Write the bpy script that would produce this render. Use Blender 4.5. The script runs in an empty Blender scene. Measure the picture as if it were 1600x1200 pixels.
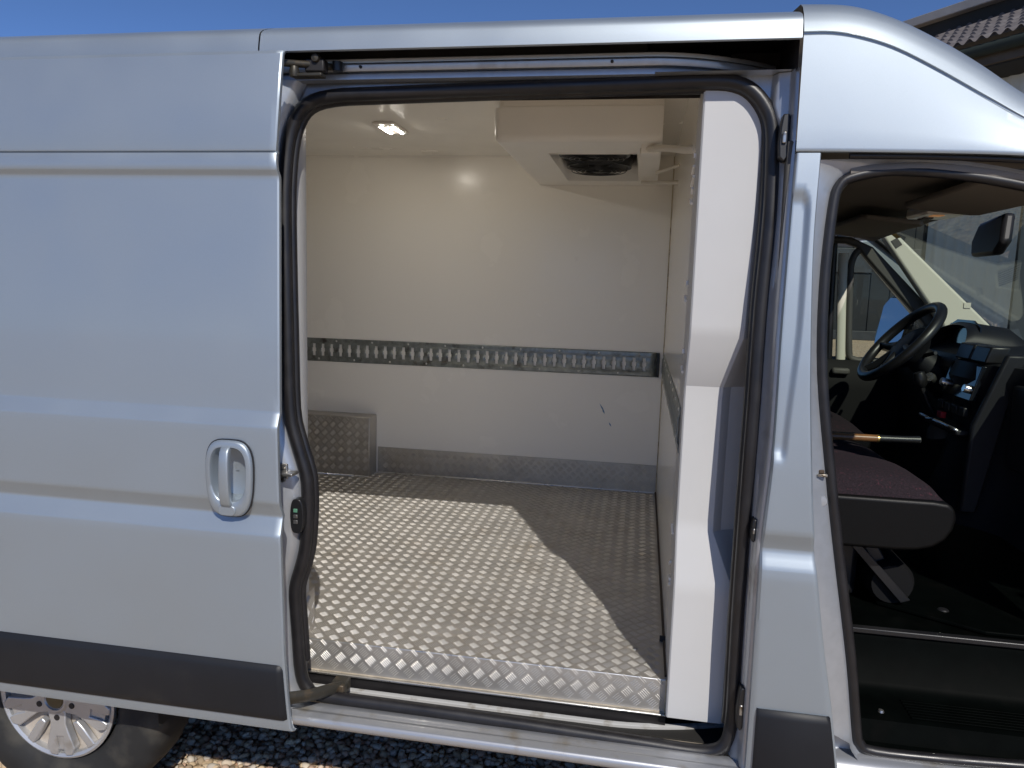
import bpy, bmesh, math, random
import numpy as np
from mathutils import Vector, Matrix

random.seed(7); rng = np.random.default_rng(7)
sc = bpy.context.scene
col = sc.collection
R = math.radians

# ------------------------------------------------------------------ camera
def look(yaw, pitch, roll):
    f = Vector((-math.sin(yaw)*math.cos(pitch), math.cos(yaw)*math.cos(pitch), -math.sin(pitch)))
    r = f.cross(Vector((0, 0, 1))).normalized(); u = r.cross(f)
    c, s = math.cos(roll), math.sin(roll)
    r2 = c*r + s*u; u2 = -s*r + c*u
    return Matrix((r2, u2, -f)).transposed()
cam_d = bpy.data.cameras.new('camera'); cam = bpy.data.objects.new('camera', cam_d); col.objects.link(cam)
cam.matrix_world = Matrix.Translation((0, -1.724, 1.6404)) @ look(0.170616, 0.131617, 0.029526).to_4x4()
cam_d.sensor_fit = 'HORIZONTAL'; cam_d.sensor_width = 36; cam_d.lens = 26.05
cam_d.clip_start = 0.05; cam_d.clip_end = 2000
sc.camera = cam

# ------------------------------------------------------------------ sky, sun, exposure
SUN = Vector((0.452, -1.0, 0.985)).normalized()          # towards the sun
world = bpy.data.worlds.new('World'); sc.world = world; world.use_nodes = True
wn = world.node_tree.nodes; wl = world.node_tree.links
bg = wn['Background']; bg.inputs['Strength'].default_value = 0.105
sky = wn.new('ShaderNodeTexSky'); sky.sky_type = 'NISHITA'; sky.sun_disc = False
sky.sun_elevation = math.asin(SUN.z); sky.sun_rotation = math.atan2(SUN.x, SUN.y)
sky.altitude = 6000; sky.air_density = 0.85; sky.dust_density = 0.0; sky.ozone_density = 7.0
wl.new(sky.outputs[0], bg.inputs['Color'])
sun_d = bpy.data.lights.new('sun', 'SUN'); sun_d.energy = 2.9; sun_d.angle = R(0.55); sun_d.color = (1.0, 0.955, 0.89)
sun = bpy.data.objects.new('sun', sun_d); col.objects.link(sun)
sun.rotation_euler = (-SUN).to_track_quat('-Z', 'Y').to_euler(); sun.location = SUN*30
vs = sc.view_settings; vs.view_transform = 'Standard'; vs.look = 'None'; vs.gamma = 1.0; vs.exposure = 0.50
try: vs.use_curve_mapping = False
except Exception: pass
sc.cycles.use_denoising = True
sc.cycles.max_bounces = 14; sc.cycles.diffuse_bounces = 7; sc.cycles.glossy_bounces = 6
sc.cycles.transparent_max_bounces = 10; sc.cycles.sample_clamp_indirect = 8.0

# ------------------------------------------------------------------ materials
def M(name, base, rough=0.5, metal=0.0, spec=0.5, cn=None, bump=None, coat=0.0, rn=None, emit=None, dirt=None):
    """cn=(scale, amount) brightness mottling, bump=(scale, strength, dist), rn=(scale, amount) roughness, dirt=(scale, colour, lo, hi)"""
    m = bpy.data.materials.new(name); m.use_nodes = True
    nt = m.node_tree; b = nt.nodes['Principled BSDF']
    b.inputs['Base Color'].default_value = (*base, 1); b.inputs['Roughness'].default_value = rough
    b.inputs['Metallic'].default_value = metal; b.inputs['Specular IOR Level'].default_value = spec
    b.inputs['Coat Weight'].default_value = coat; b.inputs['Coat Roughness'].default_value = 0.06
    tc = nt.nodes.new('ShaderNodeTexCoord'); L = nt.links
    def noise(s, d=4):
        n = nt.nodes.new('ShaderNodeTexNoise'); n.inputs['Scale'].default_value = s; n.inputs['Detail'].default_value = d
        L.new(tc.outputs['Object'], n.inputs['Vector']); return n
    out = None
    if cn:
        n = noise(cn[0], 6); r = nt.nodes.new('ShaderNodeMapRange')
        r.inputs['From Min'].default_value = .25; r.inputs['From Max'].default_value = .75
        r.inputs['To Min'].default_value = 1-cn[1]; r.inputs['To Max'].default_value = 1+cn[1]
        L.new(n.outputs['Fac'], r.inputs['Value'])
        mx = nt.nodes.new('ShaderNodeVectorMath'); mx.operation = 'SCALE'; mx.inputs[0].default_value = base
        L.new(r.outputs[0], mx.inputs['Scale']); out = mx.outputs[0]
    if dirt:
        n = noise(dirt[0], 8); r = nt.nodes.new('ShaderNodeMapRange')
        r.inputs['From Min'].default_value = dirt[2]; r.inputs['From Max'].default_value = dirt[3]
        L.new(n.outputs['Fac'], r.inputs['Value'])
        mx = nt.nodes.new('ShaderNodeMix'); mx.data_type = 'RGBA'
        L.new(r.outputs[0], mx.inputs['Factor'])
        if out is not None: L.new(out, mx.inputs['A'])
        else: mx.inputs['A'].default_value = (*base, 1)
        mx.inputs['B'].default_value = (*dirt[1], 1); out = mx.outputs['Result']
    if out is not None: L.new(out, b.inputs['Base Color'])
    if rn:
        n = noise(rn[0], 6); r = nt.nodes.new('ShaderNodeMapRange')
        r.inputs['From Min'].default_value = .3; r.inputs['From Max'].default_value = .7
        r.inputs['To Min'].default_value = max(0, rough-rn[1]); r.inputs['To Max'].default_value = rough+rn[1]
        L.new(n.outputs['Fac'], r.inputs['Value']); L.new(r.outputs[0], b.inputs['Roughness'])
    if bump:
        n = noise(bump[0], 5); bp = nt.nodes.new('ShaderNodeBump'); bp.inputs['Strength'].default_value = bump[1]
        bp.inputs['Distance'].default_value = bump[2] if len(bump) > 2 else .002
        L.new(n.outputs['Fac'], bp.inputs['Height']); L.new(bp.outputs[0], b.inputs['Normal'])
    if emit:
        b.inputs['Emission Color'].default_value = (*emit[0], 1); b.inputs['Emission Strength'].default_value = emit[1]
    return m

paint = M('silver_paint', (0.345, 0.39, 0.43), 0.46, 0.65, 0.5, cn=(900, .05), coat=0.35, bump=(3.0, .05, .003), rn=(5, .04))
paint_in = M('silver_paint_jamb', (0.42, 0.44, 0.47), 0.38, 0.6, 0.5, cn=(40, .06), coat=0.4, dirt=(9, (.22, .20, .17), .62, .85))
paint_sill = M('silver_paint_sill', (0.40, 0.41, 0.43), 0.36, 0.6, 0.5, coat=0.4, dirt=(14, (.30, .27, .22), .56, .75))
rubber = M('black_rubber', (0.012, 0.011, 0.012), 0.42, 0, 0.5, cn=(25, .3), rn=(12, .1), bump=(200, .1, .001))
gapblack = M('dark_cavity', (0.012, 0.010, 0.010), 0.6, dirt=(10, (.035, .028, .025), .5, .8))
plastic = M('charcoal_plastic', (0.009, 0.0098, 0.0125), 0.5, 0, .35, cn=(6, .18), bump=(700, .25, .0006), dirt=(7, (.026, .024, .022), .62, .9))
plastic_b = M('black_plastic', (0.012, 0.012, 0.013), 0.38, 0, .5, bump=(500, .15, .0005))
liner = M('white_gelcoat_liner', (0.94, 0.905, 0.835), 0.24, 0, 0.3, rn=(4, .05), bump=(5, .015, .004), dirt=(11, (.80, .75, .67), .72, .95))
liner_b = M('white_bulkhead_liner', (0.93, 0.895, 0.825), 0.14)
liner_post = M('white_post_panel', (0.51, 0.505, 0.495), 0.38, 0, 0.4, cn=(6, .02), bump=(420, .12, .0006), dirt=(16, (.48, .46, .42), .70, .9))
sealant = M('yellowed_sealant', (0.50, 0.42, 0.28), 0.6, dirt=(30, (.16, .11, .06), .5, .7))
alu = M('tread_plate_aluminium', (0.53, 0.50, 0.455), 0.46, 0.78, .5, cn=(5, .14), rn=(8, .1), bump=(160, .25, .0008), dirt=(9, (.43, .39, .33), .54, .84))
alu_bar = M('tread_bar_aluminium', (0.66, 0.635, 0.59), 0.50, 0.72, .5, cn=(7, .12), rn=(12, .08), dirt=(9, (.50, .45, .385), .55, .85))
alu_trim = M('bare_aluminium', (0.68, 0.68, 0.67), 0.32, 0.95, .5, rn=(20, .1))
rail_m = M('pale_rail_metal', (0.62, 0.62, 0.61), 0.35, 0.35, dirt=(25, (.33, .29, .23), .55, .75))
galv = M('galvanised_steel', (0.27, 0.29, 0.275), 0.42, 0.55, .5, cn=(35, .3), rn=(25, .12), dirt=(22, (.10, .09, .08), .58, .75))
grime = M('greasy_black_steel', (0.05, 0.045, 0.035), 0.45, 0.5, dirt=(40, (.12, .085, .05), .5, .7))
brown = M('brown_joint_grime', (0.055, 0.036, 0.022), 0.8)
steel = M('steel', (0.45, 0.44, 0.42), 0.3, 0.9, dirt=(60, (.16, .12, .07), .5, .7))
dirt_tan = M('dusty_sill_floor', (0.36, 0.31, 0.24), 0.85, cn=(30, .3))
led_m = M('led', (1, 1, 1), .3, emit=((1.0, 0.93, 0.82), 265))
white_pl = M('white_plastic', (0.93, 0.895, 0.83), 0.3, 0, .5, cn=(4, .03))
hose_m = M('cream_hose', (0.76, 0.71, 0.62), 0.45)
fabric = M('seat_fabric', (0.018, 0.0125, 0.016), 0.95, 0, .2, cn=(260, .45), bump=(420, .5, .001), dirt=(130, (.055, .02, .028), .60, .72))
vinyl = M('seat_vinyl', (0.003, 0.003, 0.003), 0.45, 0, .2, bump=(350, .25, .0008))
headliner = M('taupe_headliner', (0.215, 0.195, 0.17), 0.9, 0, .2, bump=(500, .2, .0006))
cream = M('cream_trim', (0.62, 0.60, 0.50), 0.6, 0, .4, bump=(600, .12, .0005))
grey_trim = M('grey_trim', (0.075, 0.072, 0.066), 0.6, 0, .4, bump=(600, .15, .0005))
dash_m = M('dash_plastic', (0.011, 0.0115, 0.014), 0.5, 0, .35, bump=(450, .25, .0006))
door_blk = M('near_black_trim', (0.005, 0.005, 0.0055), 0.7, 0, .2)  # near-black base also stands in for the shade on the driver door
floor_m = M('cab_floor_mat', (0.0012, 0.0018, 0.0016), 0.5, 0, .02, cn=(20, .3), dirt=(12, (.003, .003, .0027), .55, .8))
screen = M('screen_glass', (0.01, 0.012, 0.016), 0.08)
wood = M('varnished_wood', (0.30, 0.13, 0.05), 0.35, cn=(40, .25))
brass = M('brass_ring', (0.6, 0.42, 0.15), 0.3, 0.9)
badge_m = M('hub_badge_metal', (0.12, 0.10, 0.06), 0.4, 0.6)
red_m = M('red_button', (0.5, 0.02, 0.03), 0.4)
yellow_m = M('yellow_sticker', (0.55, 0.36, 0.04), 0.6)
blue_m = M('blue_scuff', (0.10, 0.24, 0.42), 0.6)
green_m = M('contact_green', (0.10, 0.24, 0.16), 0.4)
amber = M('courtesy_lamp', (0.8, 0.5, 0.3), .4, emit=((1.0, 0.45, 0.15), 0.12))
tyre_m = M('tyre_rubber', (0.020, 0.020, 0.020), 0.75, 0, .4, cn=(8, .25), dirt=(9, (.075, .068, .055), .5, .8), bump=(120, .3, .001))
cover_m = M('wheel_cover_silver', (0.50, 0.50, 0.50), 0.36, 0.6, cn=(15, .06), dirt=(12, (.30, .26, .21), .58, .8))
cover_back = M('wheel_cover_recess', (0.45, 0.40, 0.34), 0.6, 0.2, dirt=(12, (.2, .16, .12), .5, .75))
mirror_m = M('mirror_glass', (0.85, 0.87, 0.9), 0.02, 1.0)
tile_m = M('brown_roof_sheet', (0.080, 0.071, 0.073), 0.8, cn=(7, .18), dirt=(5, (.14, .13, .13), .52, .8))
fascia_m = M('weathered_fascia', (0.07, 0.06, 0.048), 0.85, cn=(9, .25))
gutter_m = M('green_grey_gutter', (0.030, 0.038, 0.034), 0.9, 0, .1)
cap_m = M('grey_flashing', (0.26, 0.25, 0.24), 0.6, cn=(4, .15))
soffit_m = M('dark_cladding', (0.012, 0.013, 0.012), 0.8)
white_wall = M('white_sheet_wall', (0.50, 0.53, 0.51), 0.5, cn=(2, .08))
beige_wall = M('rendered_wall', (0.32, 0.33, 0.29), 0.85, cn=(2, .08))
shed_m = M('dark_shed_boards', (0.008, 0.010, 0.013), 0.7, cn=(1.2, .2))
shed_panel = M('shed_panel', (0.03, 0.032, 0.035), 0.5, cn=(3, .35))
under_m = M('underbody', (0.015, 0.014, 0.013), 0.8)

def glass_mat(name, tint):
    m = bpy.data.materials.new(name); m.use_nodes = True; nt = m.node_tree; nt.nodes.clear()
    o = nt.nodes.new('ShaderNodeOutputMaterial'); mx = nt.nodes.new('ShaderNodeMixShader')
    t = nt.nodes.new('ShaderNodeBsdfTransparent'); t.inputs[0].default_value = (*tint, 1)
    g = nt.nodes.new('ShaderNodeBsdfGlossy'); g.inputs['Roughness'].default_value = 0.01
    lw = nt.nodes.new('ShaderNodeLayerWeight'); lw.inputs[0].default_value = .5
    pw = nt.nodes.new('ShaderNodeMath'); pw.operation = 'POWER'; pw.inputs[1].default_value = 4.0
    ma = nt.nodes.new('ShaderNodeMath'); ma.operation = 'MULTIPLY_ADD'; ma.inputs[1].default_value = .85; ma.inputs[2].default_value = .018
    nt.links.new(lw.outputs['Facing'], pw.inputs[0]); nt.links.new(pw.outputs[0], ma.inputs[0])
    nt.links.new(ma.outputs[0], mx.inputs[0]); nt.links.new(t.outputs[0], mx.inputs[1]); nt.links.new(g.outputs[0], mx.inputs[2])
    nt.links.new(mx.outputs[0], o.inputs[0]); return m
glass = glass_mat('tinted_glass', (0.60, 0.66, 0.585))

def gravel_mat(name, islands):
    m = bpy.data.materials.new(name); m.use_nodes = True; nt = m.node_tree; b = nt.nodes['Principled BSDF']; L = nt.links
    ramp = nt.nodes.new('ShaderNodeValToRGB'); e = ramp.color_ramp.elements
    cols = [(0, (.19, .15, .11)), (.2, (.44, .33, .21)), (.42, (.60, .47, .31)), (.6, (.53, .44, .335)), (.75, (.42, .24, .15)), (.88, (.68, .59, .46)), (1, (.29, .26, .225))]
    e[0].position = 0; e[0].color = (*cols[0][1], 1); e[1].position = 1; e[1].color = (*cols[-1][1], 1)
    for p, c in cols[1:-1]:
        k = e.new(p); k.color = (*c, 1)
    if islands:
        g = nt.nodes.new('ShaderNodeNewGeometry'); L.new(g.outputs['Random Per Island'], ramp.inputs[0])
    else:
        tc = nt.nodes.new('ShaderNodeTexCoord'); v = nt.nodes.new('ShaderNodeTexVoronoi'); v.inputs['Scale'].default_value = 34
        L.new(tc.outputs['Object'], v.inputs['Vector']); sp = nt.nodes.new('ShaderNodeSeparateColor')
        L.new(v.outputs['Color'], sp.inputs[0]); L.new(sp.outputs[0], ramp.inputs[0])
        bp = nt.nodes.new('ShaderNodeBump'); bp.inputs['Strength'].default_value = 1; bp.inputs['Distance'].default_value = .02; bp.invert = True
        L.new(v.outputs['Distance'], bp.inputs['Height']); L.new(bp.outputs[0], b.inputs['Normal'])
    L.new(ramp.outputs[0], b.inputs['Base Color']); b.inputs['Roughness'].default_value = .9; b.inputs['Specular IOR Level'].default_value = .2
    return m
gravel_ground = gravel_mat('gravel_ground', False); gravel_stone = gravel_mat('gravel_stones', True)

# ------------------------------------------------------------------ helpers
ROOT = {}
def empty(name, loc, label=None, cat=None):
    o = bpy.data.objects.new(name, None); col.objects.link(o); o.location = loc; o.empty_display_size = .2
    if label: o['label'] = label; o['category'] = cat
    return o
def place(o, parent):
    col.objects.link(o)
    if parent is not None:
        o.parent = parent
        p = parent; off = Vector((0, 0, 0))
        while p is not None: off += p.location; p = p.parent
        o.location = -off
    return o
def mesh(name, V, F, mat, parent=None, smooth=True, ang=38, bev=0, seg=2, solid=0, sub=0):
    me = bpy.data.meshes.new(name); me.from_pydata([tuple(v) for v in V], [], F)
    bm = bmesh.new(); bm.from_mesh(me)
    if not solid: bmesh.ops.recalc_face_normals(bm, faces=bm.faces)
    bm.to_mesh(me); bm.free()
    me.materials.append(mat)
    if smooth:
        me.polygons.foreach_set('use_smooth', [True]*len(me.polygons))
        if ang: me.set_sharp_from_angle(angle=R(ang))
    o = bpy.data.objects.new(name, me); place(o, parent)
    if solid:
        s = o.modifiers.new('s', 'SOLIDIFY'); s.thickness = abs(solid); s.offset = -1 if solid > 0 else 1
    if bev:
        b = o.modifiers.new('b', 'BEVEL'); b.width = bev; b.segments = seg; b.limit_method = 'ANGLE'; b.angle_limit = R(30); b.harden_normals = False
    if sub:
        s = o.modifiers.new('u', 'SUBSURF'); s.levels = sub; s.render_levels = sub
    return o
def grid(name, rows, mat, parent=None, skip=None, closed=False, **k):
    n = len(rows[0]); V = [p for r in rows for p in r]; F = []
    for i in range(len(rows)-1):
        for j in range(n if closed else n-1):
            if skip and skip(i, j): continue
            j2 = (j+1) % n
            F.append((i*n+j, i*n+j2, (i+1)*n+j2, (i+1)*n+j))
    return mesh(name, V, F, mat, parent, **k)
def extr(name, prof, xs, mat, parent=None, yoff=None, **k):
    """(y,z) profile swept along X"""
    rows = [[(x, y+(yoff(x) if yoff else 0), z) for x in xs] for y, z in prof]
    return grid(name, rows, mat, parent, **k)
def box(name, lo, hi, mat, parent=None, bev=0.004, seg=2, **k):
    x0, y0, z0 = lo; x1, y1, z1 = hi
    V = [(x0,y0,z0),(x1,y0,z0),(x1,y1,z0),(x0,y1,z0),(x0,y0,z1),(x1,y0,z1),(x1,y1,z1),(x0,y1,z1)]
    F = [(0,3,2,1),(4,5,6,7),(0,1,5,4),(1,2,6,5),(2,3,7,6),(3,0,4,7)]
    return mesh(name, V, F, mat, parent, bev=bev, seg=seg, **k)
def prism(name, poly, fn, d0, d1, mat, parent=None, **k):
    """2-D polygon extruded; fn(u, v, d) -> xyz"""
    n = len(poly); V = [fn(u, v, d0) for u, v in poly] + [fn(u, v, d1) for u, v in poly]
    F = [tuple(range(n)), tuple(range(2*n-1, n-1, -1))] + [(i, (i+1) % n, n+(i+1) % n, n+i) for i in range(n)]
    return mesh(name, V, F, mat, parent, **k)
XZ = lambda u, v, d: (u, d, v)
YZ = lambda u, v, d: (d, u, v)
XY = lambda u, v, d: (u, v, d)
def smooth_path(pts, n=8, closed=False):
    P = [Vector(p) for p in pts]; out = []; m = len(P)
    for i in range(m if closed else m-1):
        if closed: a, b, c, d = P[i-1], P[i], P[(i+1) % m], P[(i+2) % m]
        else: a, b, c, d = P[max(i-1, 0)], P[i], P[i+1], P[min(i+2, m-1)]
        for k in range(n):
            t = k/n
            out.append(0.5*((2*b)+(c-a)*t+(2*a-5*b+4*c-d)*t*t+(3*b-a-3*c+d)*t**3))
    if not closed: out.append(P[-1])
    return out
def tube_data(pts, r, n=10, closed=False, ref=Vector((0, 1, 0)), sq=1.0):
    P = [Vector(p) for p in pts]; m = len(P); V = []; F = []
    for i in range(m):
        t = (P[(i+1) % m]-P[i-1]) if closed else (P[min(i+1, m-1)]-P[max(i-1, 0)])
        t.normalize(); a = t.cross(ref)
        if a.length < 1e-4: a = t.cross(Vector((1, 0, 0)))
        a.normalize(); b = a.cross(t).normalized()
        rr = r[i] if isinstance(r, (list, tuple)) else r
        for k in range(n):
            th = 2*math.pi*k/n; V.append(P[i]+a*math.cos(th)*rr*sq+b*math.sin(th)*rr)
    for i in range(m if closed else m-1):
        for k in range(n):
            i2 = (i+1) % m; F.append((i*n+k, i*n+(k+1) % n, i2*n+(k+1) % n, i2*n+k))
    if not closed:
        F.append(tuple(range(n-1, -1, -1))); F.append(tuple((m-1)*n+k for k in range(n)))
    return V, F
def tube(name, pts, r, mat, parent=None, n=10, closed=False, ref=Vector((0, 1, 0)), sq=1.0, ang=60, **k):
    V, F = tube_data(pts, r, n, closed, ref, sq); return mesh(name, V, F, mat, parent, ang=ang, **k)
def lathe(name, prof, origin, axis, mat, parent=None, n=48, ang=38, mod=None):
    """prof (radius, along axis)"""
    axis = Vector(axis).normalized(); a = axis.orthogonal().normalized(); b = axis.cross(a); o = Vector(origin); rows = []
    for j, (r, h) in enumerate(prof):
        rows.append([o+axis*h+(a*math.cos(2*math.pi*i/n)+b*math.sin(2*math.pi*i/n))*(r+(mod(i, j) if mod else 0)) for i in range(n)])
    return grid(name, rows, mat, parent, closed=True, ang=ang)
def joined(name, datas, mat, parent=None, **k):
    V = []; F = []
    for v, f in datas:
        o = len(V); V += list(v); F += [tuple(i+o for i in q) for q in f]
    return mesh(name, V, F, mat, parent, **k)
def fast_mesh(name, V, Q, mat, parent, kind=None, smooth=True):
    """V (n,3) array, Q list of (face arrays (m,k))"""
    me = bpy.data.meshes.new(name); me.vertices.add(len(V)); me.vertices.foreach_set('co', V.astype(np.float32).ravel())
    loops = np.concatenate([q.ravel() for q in Q]); cnt = np.concatenate([np.full(len(q), q.shape[1]) for q in Q])
    st = np.concatenate([[0], np.cumsum(cnt)[:-1]])
    me.loops.add(len(loops)); me.loops.foreach_set('vertex_index', loops.astype(np.int32))
    me.polygons.add(len(cnt)); me.polygons.foreach_set('loop_start', st.astype(np.int32))
    me.polygons.foreach_set('use_smooth', np.full(len(cnt), smooth)); me.update(calc_edges=True); me.validate()
    me.materials.append(mat); o = bpy.data.objects.new(name, me); place(o, parent)
    if kind: o['kind'] = kind
    return o
def ring_plate(name, outer, inner, yf, mat, parent):
    bm = bmesh.new(); E = []
    for loop in (outer, inner):
        vs_ = [bm.verts.new((x, yf(z), z)) for x, z in loop]
        E += [bm.edges.new((vs_[i], vs_[(i+1) % len(vs_)])) for i in range(len(vs_))]
    bmesh.ops.triangle_fill(bm, use_beauty=True, use_dissolve=False, edges=E)
    me = bpy.data.meshes.new(name); bm.to_mesh(me); bm.free(); me.materials.append(mat)
    o = bpy.data.objects.new(name, me); place(o, parent)
    s = o.modifiers.new('s', 'SOLIDIFY'); s.thickness = .003; return o
def bars(name, O, U, Vv, N, w, h, mat, parent, p=.0458, x0=0, y0=0, hole=None):
    """five-bar tread pattern: groups of bars in two directions on a plane"""
    Lh, wh, ht = .0128, .0014, .0015
    T = np.array([(-Lh,0,0),(-Lh*.6,wh,0),(Lh*.6,wh,0),(Lh,0,0),(Lh*.6,-wh,0),(-Lh*.6,-wh,0),(-Lh*.55,0,ht),(Lh*.55,0,ht)])
    tri = np.array([(0,6,1),(2,7,3),(3,7,4),(5,6,0)]); quad = np.array([(1,6,7,2),(4,7,6,5)])
    C = []
    for i in range(-1, int(w/p)+2):
        for j in range(-1, int(h/p)+2):
            for s in (0, 1):
                cx = (i+.5*s)*p+x0; cy = (j+.5*s)*p+y0
                a = math.pi/4 if s else -math.pi/4
                for q in range(-2, 3):
                    bx = cx-math.sin(a)*q*.0057; by = cy+math.cos(a)*q*.0057
                    if .012 < bx < w-.012 and .012 < by < h-.012 and not (hole and hole(bx, by)):
                        C.append((bx, by, a))
    C = np.array(C); n = len(C); ca, sa = np.cos(C[:,2]), np.sin(C[:,2])
    sc_ = 1+rng.normal(0, .05, n)
    lx = T[None,:,0]*sc_[:,None]; ly = T[None,:,1]
    X = C[:,0:1]+lx*ca[:,None]-ly*sa[:,None]; Y = C[:,1:2]+lx*sa[:,None]+ly*ca[:,None]
    Z = np.repeat(T[None,:,2], n, 0)
    O, U, Vv, N = (np.array(a, float) for a in (O, U, Vv, N))
    P = O+X[...,None]*U+Y[...,None]*Vv+(Z[...,None]+.0002)*N
    off = (np.arange(n)*8)[:,None,None]
    t3 = (tri[None]+off).reshape(-1,3); t4 = (quad[None]+off).reshape(-1,4)
    if np.dot(np.cross(U, Vv), N) > 0: t3 = t3[:,::-1]; t4 = t4[:,::-1]
    return fast_mesh(name, P.reshape(-1,3), [t3, t4], mat, parent, 'stuff', smooth=False)
def interp(tab):
    xs = [a for a, _ in tab]; d = smooth_path([(a, b, 0) for a, b in tab], 8)
    X = np.array([p.x for p in d]); Y = np.array([p.y for p in d])
    return lambda x: float(np.interp(x, X, Y))
def lin(a, b, n): return [a+(b-a)*i/(n-1) for i in range(n)]

# ------------------------------------------------------------------ ground
g = mesh('ground', [(-400,-400,0),(400,-400,0),(400,400,0),(-400,400,0)], [(0,1,2,3)], gravel_ground)
g['kind'] = 'structure'; g['label'] = 'tan gravel yard the van is parked on'; g['category'] = 'gravel ground'
bm = bmesh.new(); bmesh.ops.create_icosphere(bm, subdivisions=2, radius=1)
bm.verts.ensure_lookup_table(); IV = np.array([v.co[:] for v in bm.verts]); IF = np.array([[v.index for v in f.verts] for f in bm.faces]); bm.free()
pts = []
st = .0205
for x in np.arange(-2.6, .75, st):
    for y in np.arange(-.35, 1.4, st):
        pts.append((x+rng.uniform(-.0095, .0095), y+rng.uniform(-.0095, .0095)))
pts = np.array(pts); n = len(pts)
size = rng.uniform(.0078, .0172, n)
sx = rng.uniform(.8, 1.35, n)*size; sy = rng.uniform(.75, 1.1, n)*size; sz = rng.uniform(.5, .85, n)*size
Vp = IV[None]*np.stack([sx, sy, sz], 1)[:,None,:]
Vp = Vp*(1+rng.normal(0, .07, (n, len(IV), 1)))
a = rng.uniform(0, 6.28, n); b = rng.normal(0, .35, n)
ca, sa, cb, sb = np.cos(a), np.sin(a), np.cos(b), np.sin(b)
x1 = Vp[...,0]*cb[:,None]+Vp[...,2]*sb[:,None]; z1 = -Vp[...,0]*sb[:,None]+Vp[...,2]*cb[:,None]; y1 = Vp[...,1]
Pp = np.stack([x1*ca[:,None]-y1*sa[:,None]+pts[:,0:1], x1*sa[:,None]+y1*ca[:,None]+pts[:,1:2], z1+(rng.uniform(.002, .014, n))[:,None]], -1)
gv = fast_mesh('gravel', Pp.reshape(-1,3), [(IF[None]+(np.arange(n)*len(IV))[:,None,None]).reshape(-1,3)], gravel_stone, None, 'stuff')
gv['label'] = 'loose tan and brown pebbles covering the yard beside the van'; gv['category'] = 'gravel'

# ================================================================== the van
van = empty('van', (-1.0, 1.05, 0), 'silver panel van with its side door slid open, showing a white refrigerated cargo bay', 'van')
def yo(z): return 0.0 if z <= 1.2 else .055*(z-1.2)**1.6
YF = 2.22                                                # far outer skin

# ---- roof: profile (y, z), three panels with seams
roof_prof = [(.050,2.1885),(.040,2.1865),(.0365,2.189),(.0385,2.205),(.043,2.226),(.0455,2.233),(.052,2.2405),(.063,2.2475),(.085,2.2575),(.115,2.269),(.16,2.283),(.25,2.305),(.5,2.345),(1.1,2.39),(1.8,2.365),(2.05,2.335),(2.16,2.29),(2.20,2.22),(YF,2.14)]
extr('roof_panel', roof_prof, [-3.95,-2.5,-1.5,-.957], paint, van, ang=30)
extr('roof_panel', roof_prof, [-.953,-.5,0,.309], paint, van, ang=30)
# cab roof: sections change along X
zg = interp([(.25,2.204),(.312,2.204),(.371,2.203),(.43,2.192),(.503,2.167),(.596,2.119),(.701,2.059),(.80,2.005),(.95,1.945),(1.05,1.92)])
zs = interp([(.25,2.288),(.319,2.288),(.422,2.281),(.517,2.251),(.613,2.203),(.695,2.154),(.791,2.088),(.90,2.022),(1.05,1.955)])
zb = interp([(.25,1.955),(.45,1.954),(.773,1.946),(.95,1.925),(1.1,1.86)])
rows = []
for x in lin(.3135, .985, 46):
    b0, g0, s0 = zb(x), zg(x), zs(x)
    k = max(0, min(1, (.86-x)/.26))                      # crease fades towards the windscreen
    g0 = max(g0, b0+.012)
    sec = [(yo(b0)+.018, b0-.004), (yo(b0)+.0015, b0-.004), (yo(b0), b0-.001), (yo(b0), b0+.004)]
    for t in (.2, .45, .7, .88): sec.append((yo(b0)*(1-t)+(.047)*t, b0+.004+(g0-.016-b0-.004)*t))
    sec += [(.0475, g0-.0075), (.048+.004*k, g0-.004), (.048+.004*k, g0-.001), (.0475-.001*k, g0+.001), (.0485, g0+.006)]
    sec += [(.055, g0+.25*(s0-g0)), (.066, g0+.52*(s0-g0)), (.085, g0+.76*(s0-g0)), (.115, g0+.95*(s0-g0)), (.16, s0+.004), (.25, s0+.022), (.5, s0+.055), (1.1, s0+.09), (1.8, s0+.06), (2.05, s0+.03), (2.16, s0-.01), (2.20, s0-.08)]
    rows.append([(x, y, z) for y, z in sec])
grid('cab_roof_panel', rows, paint, van, ang=30)
# far side and rear of the body
extr('far_side_panel', [(YF, .40), (YF, 2.142)], [-3.95, .29], paint, van)
extr('far_side_panel', [(YF, .40), (YF, 1.30)], [.29, 1.9], paint, van)
grid('rear_door_panel', [[(-3.95, y, z) for y in (.04, YF)] for z in (.45, 2.17)], paint, van)
# rear quarter panel behind the slid door, with the wheel arch cut out
WX, WY, WZ, WR = -1.695, .12, .357, .357
q = [(-3.95, .46), (-3.95, 2.174), (-.968, 2.174), (-.968, .50), (-1.27, .50)]
q += [(WX+.42*math.cos(R(t)), WZ+.05+.40*math.sin(R(t))) for t in range(24, 157, 12)] + [(-2.13, .50)]
prism('rear_side_panel', q, lambda u, v, d: (u, yo(v)+d, v), 0, .004, paint, van, smooth=False)

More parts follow.
